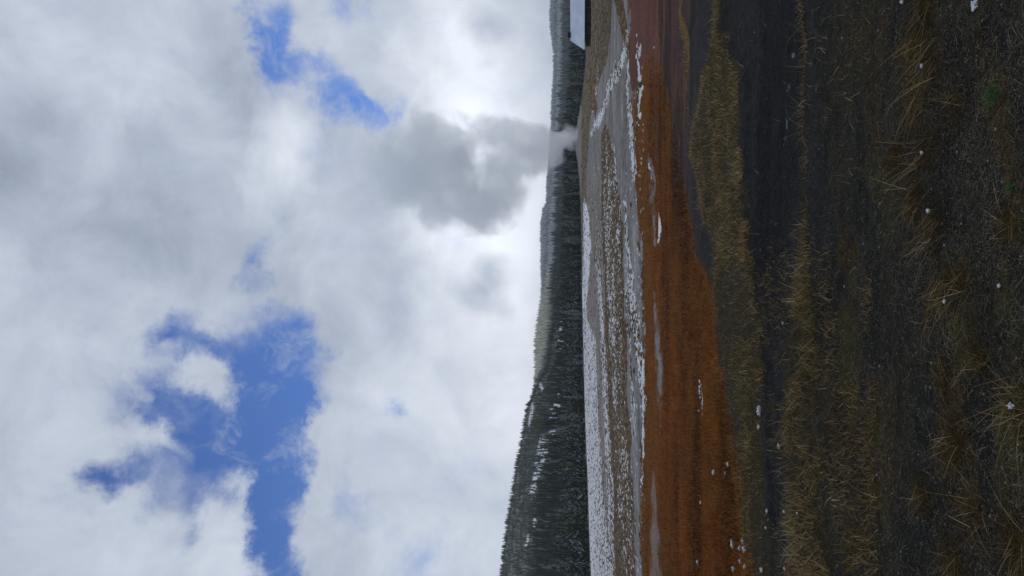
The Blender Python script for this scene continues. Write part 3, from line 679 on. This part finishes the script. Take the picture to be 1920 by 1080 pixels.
bl = [blades(np.stack([xx, yy, zz - .005], -1), hh, rng.uniform(.0022, .0045, n), rng.uniform(0, 6.28, n), rng.uniform(.2, .95, n), rng.uniform(0, .5, n), c)]
# longer pale straws over them
n = 16000; yy = 1 / rng.uniform(1 / 14.0, 1 / 4.6, n); xx = rng.uniform(-CR, CR, n) * (yy + 1)
zz = height(xx, yy); q = zones(xx, yy, zz); keep = rng.random(n) < np.maximum(q['g1'], q['g2']) * sstep(.42, .6, fbm(xx, yy, 2.4, 3, 101))
xx, yy, zz = xx[keep], yy[keep], zz[keep]; n = len(xx)
bl.append(blades(np.stack([xx, yy, zz], -1), rng.uniform(.08, .2, n), rng.uniform(.003, .0048, n), rng.uniform(0, 6.28, n), rng.uniform(.3, .97, n), rng.uniform(0, .4, n), colset([(.22, .19, .10), (.17, .14, .07), (.26, .22, .14)], n), 4))
build_blades('olive_grass', bl, 'matted olive and straw coloured grass in strips beside the black sand')
# foreground litter and thin straws
bl = []
n = 150000; yy = 1 / rng.uniform(1 / 6.6, 1 / 2.5, n); xx = rng.uniform(-CR, CR, n) * (yy + .6)
cl = fbm(xx, yy, 1.7, 4, 111)
keep = rng.random(n) < (.35 + .65 * sstep(.42, .62, cl)) * np.where(yy > 5.6, .6, 1.0)
xx, yy = xx[keep], yy[keep]; n = len(xx); zz = height(xx, yy); cl = cl[keep][:, None]
c = colset([(.060, .055, .036), (.040, .038, .028), (.095, .08, .044), (.07, .048, .02), (.13, .12, .09)], n, .5) * (.4 + .9 * cl)
bl.append(blades(np.stack([xx, yy, zz + .001], -1), rng.uniform(.008, .04, n), rng.uniform(.0013, .0026, n), rng.uniform(0, 6.28, n), rng.uniform(.8, .995, n), rng.uniform(-.2, .3, n), c, 2, rng.uniform(.02, .35, n)))
n = 5500; yy = 1 / rng.uniform(1 / 6.4, 1 / 2.5, n); xx = rng.uniform(-CR, CR, n) * (yy + .6); zz = height(xx, yy)
bl.append(blades(np.stack([xx, yy, zz + .004], -1), rng.uniform(.03, .11, n), rng.uniform(.0016, .0026, n), rng.uniform(0, 6.28, n), rng.uniform(.85, .995, n), rng.uniform(-.3, .4, n), colset([(.11, .095, .06), (.08, .07, .05), (.15, .14, .11)], n), 5, rng.uniform(.0, .25, n)))
n = 90000; yy = 1 / rng.uniform(1 / 6.4, 1 / 2.5, n); xx = rng.uniform(-CR, CR, n) * (yy + .6); zz = height(xx, yy); X, Y = proj(xx, yy, zz)
keep = rng.random(n) < fgpatch(X, Y, xx, yy) * .9; xx, yy, zz = xx[keep], yy[keep], zz[keep]; n = len(xx); rn = sstep(.4, .6, fbm(xx, yy, 1.8, 3, 207))
c = mixc((.08, .068, .028), (.088, .057, .022), rn) * np.exp(rng.normal(0, .45, (n, 1)))
bl.append(blades(np.stack([xx, yy, zz], -1), rng.uniform(.015, .06, n), rng.uniform(.0016, .003, n), rng.uniform(0, 6.28, n), rng.uniform(.5, .98, n), rng.uniform(-.2, .5, n), c, 2, rng.uniform(.1, .5, n)))
build_blades('straw_litter', bl, 'fine brown straw and dead stems littering the dark gravel in the foreground', 'litter')

# pebbles
def rock(seed, sub=1):
    bm = bmesh.new(); bmesh.ops.create_icosphere(bm, subdivisions=sub, radius=1.0); r = random.Random(seed)
    for v in bm.verts: v.co = v.co * r.uniform(.7, 1.15)
    V = np.array([tuple(v.co) for v in bm.verts]); F = np.array([[v.index for v in f.verts] for f in bm.faces]); bm.free(); return V, F
V_ = []; F_ = []; C_ = []; o_ = 0
for sd in range(4):
    n = 13000; yy = 1 / rng.uniform(1 / 9.5, 1 / 2.4, n); xx = rng.uniform(-CR, CR, n) * (yy + .6); zz = height(xx, yy)
    sc = np.exp(rng.normal(math.log(.0028), .5, n))[:, None] * rng.uniform(.7, 1.3, (n, 3)); sc = np.minimum(sc, .014); sc[:, 2] *= .7
    bv, bf = rock(sd)
    V, F = scatter(bv, bf, np.stack([xx, yy, zz], -1), sc, rng.uniform(0, 6.28, n))
    c = colset([(.028, .030, .033), (.016, .017, .018), (.05, .05, .05), (.038, .036, .034), (.02, .022, .026)], n, .4)
    br = (rng.random(n) < .05)[:, None]; c = np.where(br, np.array((.17, .165, .155)) * rng.uniform(.5, 1.3, (n, 1)), c)
    V_.append(V); F_.append(F + o_); C_.append(np.repeat(c, len(bv), 0)); o_ += len(V)
gravel = link('gravel', mesh_np('gravel', np.concatenate(V_), [np.concatenate(F_)], np.concatenate(C_)), M_stone)
tag(gravel, 'loose dark gravel with a few pale grains across the foreground', 'gravel', kind='stuff')

# low lumps of old snow over the flat
V_ = []; F_ = []; o_ = 0
for sd in range(4):
    n = 62000; yy = 1 / rng.uniform(1 / 330, 1 / 20, n); xx = rng.uniform(-CR, CR, n) * (yy + 4); zz = height(xx, yy); q = zones(xx, yy, zz)
    clump = fbm(xx * 1.0, yy * .35, .8, 3, 121)
    keep = (rng.random(n) < (q['snow'] ** 1.3) * np.where(clump > .5, 1.0, .12) + .004 * (q['bey'] > .5) * (q['Y'] > 300) + .006 * q['go'])
    xx, yy, zz = xx[keep], yy[keep], zz[keep]; n = len(xx)
    s = (.014 + yy * .0008) * rng.uniform(.4, 1.5, n); sc = np.stack([s * rng.uniform(.8, 1.8, n), s * rng.uniform(.8, 1.8, n), s * rng.uniform(.35, .8, n)], -1)
    bv, bf = rock(sd + 10); V, F = scatter(bv, bf, np.stack([xx, yy, zz + sc[:, 2] * .2], -1), sc, rng.uniform(0, 6.28, n))
    V_.append(V); F_.append(F + o_); o_ += len(V)
sl = link('snow_crust', mesh_np('snow_crust', np.concatenate(V_), [np.concatenate(F_)]), M_snow)
tag(sl, 'patchy lumps of old white snow scattered over the grey and brown flat', 'snow', kind='stuff')
# small brown tussocks over the flat
V_ = []; F_ = []; C_ = []; o_ = 0
for sd in range(3):
    n = 30000; yy = 1 / rng.uniform(1 / 330, 1 / 20, n); xx = rng.uniform(-CR, CR, n) * (yy + 4); zz = height(xx, yy); q = zones(xx, yy, zz)
    br = np.clip((q['c'][:, 0] / q['c'][:, 2] - 1.15) * 1.6, 0, 1)
    keep = rng.random(n) < q['bey'] * (br * .55 + .25 * (q['snow'] > .3) * (q['snow'] < .85))
    xx, yy, zz = xx[keep], yy[keep], zz[keep]; n = len(xx)
    s = (.03 + yy * .0010) * rng.uniform(.5, 1.4, n); sc = np.stack([s * 1.4, s * 1.4, s * .6], -1)
    bv, bf = rock(sd + 20); V, F = scatter(bv, bf, np.stack([xx, yy, zz], -1), sc, rng.uniform(0, 6.28, n))
    V_.append(V); F_.append(F + o_); o_ += len(V); C_.append(np.repeat(colset([(.12, .075, .04), (.09, .065, .04), (.15, .12, .08), (.07, .055, .035)], n, .3), len(bv), 0))
tg = link('ground_cover', mesh_np('ground_cover', np.concatenate(V_), [np.concatenate(F_)], np.concatenate(C_)), M_stone)
tag(tg, 'low brown tussocks of dead plants dotted over the flat between the snow', 'ground cover', kind='stuff')

# ------------------------------------------------------------------ straw tufts and snow clumps near the lens
def gpt(X, Y):
    k = -EYE / dz_over_y(X); y = k; f = y * cp + (-EYE) * sp; x = (540 - Y) / FPX * f
    return x, y, float(height(np.array([x]), np.array([y]))[0])
def tuft(X, Y, n, L, dirn, spread, label, dense=1.0, rust=.5):
    """dirn: direction (radians, world) the straws lie towards"""
    x, y, z = gpt(X, Y); e = bpy.data.objects.new('grass_tuft', None); COL.objects.link(e); e.location = (x, y, z); tag(e, label, 'grass tuft')
    n = int(n * .8); a = dirn + rng.normal(0, spread * 1.5, n); p = rng.normal(0, L * .2, (n, 3)); p[:, 2] = .004
    pal = [(.20, .145, .06), (.14, .10, .04), (.26, .21, .12), (.11, .065, .025)]
    l_ = L * rng.uniform(.4, 1.1, n)
    V, Q, T, C = blades(p, l_, rng.uniform(.0016, .0030, n), a, rng.uniform(.55, .97, n), rng.uniform(-.6, .6, n), colset(pal, n, .4), 6, rng.uniform(.12, .6, n))
    link('straw', mesh_np('straw', V, [Q, T], C), M_blade, e)
    m_ = int(900 * dense); a = rng.uniform(0, 6.28, m_); p = rng.normal(0, L * .28, (m_, 3)); p[:, 2] = 0
    V, Q, T, C = blades(p, rng.uniform(.015, .06, m_), rng.uniform(.001, .002, m_), a, rng.uniform(.3, .9, m_), rng.uniform(0, .4, m_), colset([(.06, .035, .012), (.09, .05, .018), (.045, .034, .014), (.07, .055, .02)], m_, .4), 2)
    link('thatch', mesh_np('thatch', V, [Q, T], C), M_blade, e)
def clump(X, Y, r, label, lift=.02, col=None):
    r *= .85
    x, y, z = gpt(X, Y); bm = bmesh.new(); bmesh.ops.create_icosphere(bm, subdivisions=4, radius=r)
    sd = random.random() * 99
    for v in bm.verts:
        nn = float(fbm(np.array([v.co.x / r * 1.6 + sd]), np.array([v.co.y / r * 1.6 + v.co.z / r]), 1, 3, 3)[0]); n2 = float(fbm(np.array([v.co.x / r * 4 + sd]), np.array([v.co.y / r * 4 + v.co.z / r * 3]), 1, 2, 6)[0]); v.co *= max(.1, .15 + nn * .9 + (n2 - .5) * 1.3); v.co.z *= .6
    me = bpy.data.meshes.new('snow_clump'); bm.to_mesh(me); bm.free()
    for p in me.polygons: p.use_smooth = True
    o = link('snow_clump', me, M_snow, loc=(x, y, z + lift)); tag(o, label, 'snow')
UPW, LFT, RGT = math.pi / 2, math.pi, 0.0
LUP = math.radians(125)
tuft(1738, 10, 40, .26, math.radians(150), .35, 'straw tuft at the right picture edge, lying away from the black gravel')
tuft(1722, 80, 45, .22, math.radians(140), .5, 'rusty straw tuft second from the right edge, combed up and left')
tuft(1752, 118, 90, .30, math.radians(140), .35, 'bright straw tuft with a round snow lump at its root')
tuft(1722, 195, 50, .27, math.radians(150), .3, 'straw tuft with few long stems just left of the one with the round snow lump')
tuft(1800, 190, 26, .24, math.radians(110), .6, 'thin brown tuft nearer the camera, beside a green moss patch', .6)
tuft(1740, 278, 60, .30, math.radians(100), .35, 'straw tuft with a small snow crumb and long pale stems reaching up')
tuft(1690, 300, 34, .24, math.radians(110), .5, 'thin tuft behind the one with the small snow crumb')
tuft(1720, 375, 55, .25, math.radians(140), .5, 'broad matted rusty tuft in front of a dark hole')
tuft(1752, 425, 50, .27, math.radians(150), .3, 'tuft with long stems crossing, beside the elongated snow lump')
tuft(1775, 545, 80, .25, math.radians(170), .4, 'rusty tuft in the middle foreground with a thin curl of snow')
tuft(1810, 530, 60, .2, math.radians(120), .7, 'low dark brown tuft right of the middle foreground tuft')
tuft(1840, 670, 30, .2, math.radians(150), .7, 'sparse reddish tuft with forked bare stems left of centre')
tuft(1775, 705, 30, .18, math.radians(130), .8, 'low yellowish tuft in the left part of the foreground gravel')
tuft(1912, 765, 110, .24, math.radians(100), .55, 'dense tuft at the near picture edge with the largest snow lump')
tuft(1795, 835, 40, .22, math.radians(150), .7, 'reddish brown tuft left of the near dense tuft')
tuft(1735, 930, 34, .2, math.radians(150), .9, 'small spiky tuft with short stems spread like a star')
tuft(1820, 960, 36, .22, math.radians(120), .8, 'brown tuft with pale crossed twigs in the left foreground')
tuft(1790, 1055, 50, .24, math.radians(160), .8, 'yellowish tuft near the left picture corner')
tuft(1905, 1020, 50, .22, math.radians(120), .9, 'tuft in the left picture corner nearest the camera')
tuft(1895, 420, 26, .18, math.radians(110), .8, 'thin tuft at the near edge beside the green sprig')
clump(1748, 123, .016, 'round snow lump at the root of the bright straw tuft', .03)
clump(1702, 4, .018, 'snow lump at the right picture edge behind the gravel', .02)
clump(1836, 8, .030, 'bluish snow patch at the right picture edge nearest the camera', .005)
clump(1743, 286, .016, 'small snow crumb on the tuft with long pale stems', .03)
clump(1752, 395, .018, 'elongated snow lump between two matted tufts', .02)
clump(1791, 565, .014, 'thin curl of snow on the rusty middle tuft', .03)
clump(1909, 760, .020, 'largest snow lump, on the dense tuft at the near picture edge', .03)
clump(1880, 536, .012, 'small snow lump on bare gravel near the lower picture edge', .01)
clump(1433, 770, .055, 'long snow patch in the grass beside the black sand', .01)
clump(1431, 800, .03, 'small snow patch just left of the long snow patch in the grass', .01)
clump(1461, 836, .03, 'isolated snow lump on dark sand left of the long snow patch', .01)
clump(1471, 605, .02, 'tiny snow lump near the edge of the straw strip', .01)
# snow tussocks at the left edge of the mat
SL = ['crusty snow lump deepest in the sedge of a loose trio', 'crusty snow lump rightmost of a loose trio at the sedge edge', 'smaller snow lump joining the two of a loose trio', 'lone faint snow lump well inside the orange sedge',
      'largest lump of the dense snow cluster at the sedge corner', 'middle lump of the dense snow cluster at the sedge corner', 'right lump of the dense snow cluster at the sedge corner', 'lump of the dense snow cluster nearest the straw strip', 'left lump of the dense snow cluster at the sedge corner',
      'lump on the sedge side left of the dense snow cluster', 'lump on the straw side left of the dense snow cluster', 'faint snow lump far inside the sedge at the left picture edge', 'right end lump of the thin snow line in the middle of the sedge', 'middle lump of the thin snow line inside the sedge', 'left end lump of the thin snow line inside the sedge',
      'small snow lump on the dark sand left of the isolated one', 'small snow lump in the straw strip near the left', 'snow lump on dark sand at the left picture edge', 'snow lump at the straw border by the left picture edge', 'small snow lump right of a pair on the dark sand border', 'small snow lump left of a pair on the dark sand border']
i = 0
for (X, Y, r) in ((1342, 885, .08), (1370, 870, .06), (1363, 888, .05), (1315, 942, .06), (1378, 1020, .09), (1390, 1028, .08), (1398, 1015, .07), (1405, 1030, .07), (1392, 1052, .08), (1380, 1066, .06), (1408, 1062, .07), (1310, 1055, .07), (1318, 722, .05), (1315, 745, .06), (1312, 770, .05), (1475, 960, .03), (1502, 963, .03), (1478, 1066, .04), (1438, 1070, .05), (1446, 958, .04), (1445, 990, .03)):
    clump(X, Y, r * .62, SL[i]); i += 1
# green sprigs
def sprig(X, Y, n, R_, label):
    x, y, z = gpt(X, Y); p = rng.normal(0, R_, (n, 3)); p[:, 2] = 0; p += np.array((0, 0, 0))
    V, Q, T, C = blades(p, rng.uniform(.008, .025, n), rng.uniform(.0018, .0034, n), rng.uniform(0, 6.28, n), rng.uniform(.3, .9, n), rng.uniform(0, .4, n), colset([(.05, .10, .035), (.08, .14, .05), (.035, .07, .03)], n, .4), 2)
    tag(link('moss_patch', mesh_np('moss_patch', V, [Q, T], C), M_blade, loc=(x, y, z)), label, 'moss')
sprig(1868, 180, 700, .028, 'faint green moss patch on the gravel at the lower right')
sprig(1901, 353, 350, .012, 'bright green sprig at the near picture edge')
# scattered darker stones on the flat
for (X, Y, s, lab) in ((1101, 155, .55, 'dark rock on the slope of the geyser mound'), (1190, 694, .10, 'small dark stone on the pale snow tongue'), (1184, 385, .10, 'small dark stone on the grey silt above the sedge'), (1203, 163, .12, 'dark lump at the head of the sedge')):
    yy = 60.0
    for it in range(60):     # march along the line of sight to the land
        pass
    ys = np.geomspace(8, 349, 4000); xs = (540 - Y) / FPX * ys; hs = height(xs, ys); Xp = proj(xs, ys, hs)[0]; j = int(np.argmax(Xp <= X))
    bm = bmesh.new(); bmesh.ops.create_icosphere(bm, subdivisions=2, radius=s)
    for v in bm.verts: v.co *= random.uniform(.75, 1.15); v.co.z *= .6
    o = bm_obj('rock', bm, simple_mat('dark_rock', (.03, .028, .03), .8, 3, .3)); o.location = (xs[j], ys[j], hs[j]); tag(o, lab, 'rock')

# ------------------------------------------------------------------ steam from the vent
PD = 318.0
BL = [(1074, 250, 13), (1075, 279, 12), (1064, 240, 11), (1058, 262, 18), (1078, 264, 9), (1070, 266, 14), (1060, 258, 13), (1055, 272, 20), (1042, 280, 26), (1022, 284, 34), (1000, 282, 46), (970, 292, 58), (955, 335, 45), (922, 232, 34), (905, 240, 30), (930, 375, 58), (900, 405, 42), (885, 330, 78), (850, 390, 52), (838, 268, 62), (812, 350, 66), (790, 238, 44), (765, 300, 74), (735, 330, 60), (712, 300, 40), (945, 250, 36), (805, 400, 36)]
bm = bmesh.new(); rs = random.Random(3); CEN = []
for X, Y, r in BL:
    yy = PD + rs.uniform(-5, 5); z = EYE + yy * dz_over_y(X); x = (540 - Y) / FPX * yy / 1.0; R_ = r * yy / FPX
    CEN.append((x, yy, z, R_ * 1.35)); bmesh.ops.create_icosphere(bm, subdivisions=3, radius=R_ * 1.2, matrix=Matrix.Translation((x, yy, z)))
me = bpy.data.meshes.new('steam_plume'); bm.to_mesh(me); bm.free()
def steam_mat(CEN):
    m, t = mat('steam'); pos = t.n('ShaderNodeNewGeometry').outputs['Position']
    off = t.vmath('SUBTRACT', t.noise(pos, .05, 4, .6, out=1), (.5, .5, .5)); pw = t.vmath('ADD', pos, t.vmath('MULTIPLY', off, (16, 16, 16))); fld = 0.0
    pz = t.n('ShaderNodeSeparateXYZ', {0: pos}).outputs[2]; pw = t.n('ShaderNodeMix', {0: t.lin(pz, 4, 22), 4: pos, 5: pw}, data_type='VECTOR').outputs[1]
    for (cx, cy_, cz, rr_) in CEN:
        mp = t.n('ShaderNodeMapping', {'Vector': pw, 'Location': (cx, cy_, cz), 'Scale': (rr_, rr_, rr_)}, vector_type='TEXTURE').outputs[0]
        fld = t.math('ADD', fld, t.n('ShaderNodeTexGradient', {0: mp}, gradient_type='SPHERICAL').outputs['Fac'])
    n = t.noise(pos, .085, 6, .62, .4); n2 = t.noise(pos, .028, 2, .5)
    z = t.n('ShaderNodeSeparateXYZ', {0: pos}).outputs[2]
    d = t.ramp(t.math('ADD', fld, t.lin(n, .3, .7, -.85, .85)), .15, 1.2, 0.0, 1.0)
    k = t.lin(z, 2, 14, .55, .09)
    d = t.math('MULTIPLY', t.math('ADD', d, .0), k)
    v = t.n('ShaderNodeVolumePrincipled', {'Color': t.mix(t.lin(z, 3, 22), (1, 1, 1), (.945, .975, 1.0)), 'Density': d, 'Anisotropy': .3})
    t.n('ShaderNodeOutputMaterial', {1: v.outputs[0]}); return m
st = link('steam_plume', me, steam_mat(CEN))
rm = st.modifiers.new('remesh', 'REMESH'); rm.mode = 'VOXEL'; rm.voxel_size = .9
tx = bpy.data.textures.new('billow', 'CLOUDS'); tx.noise_scale = 6; tx.noise_depth = 3
dp = st.modifiers.new('billow', 'DISPLACE'); dp.texture = tx; dp.strength = 2.0; dp.mid_level = .5; dp.texture_coords = 'LOCAL'
tag(st, 'grey white steam plume rising from the mound into the clouds', 'steam', kind='stuff')

# ------------------------------------------------------------------ thin air
bm = bmesh.new(); box_bm(bm, -9500, 9500, -400, 6000, -60, 420)
hz_m, t = mat('haze_air'); v = t.n('ShaderNodeVolumePrincipled', {'Color': (.86, .92, 1.0, 1), 'Density': 1 / 22000})
t.n('ShaderNodeOutputMaterial', {1: v.outputs[0]})
hz_o = bm_obj('haze', bm, hz_m); tag(hz_o, kind='stuff')
print('objects', len(scene.objects))
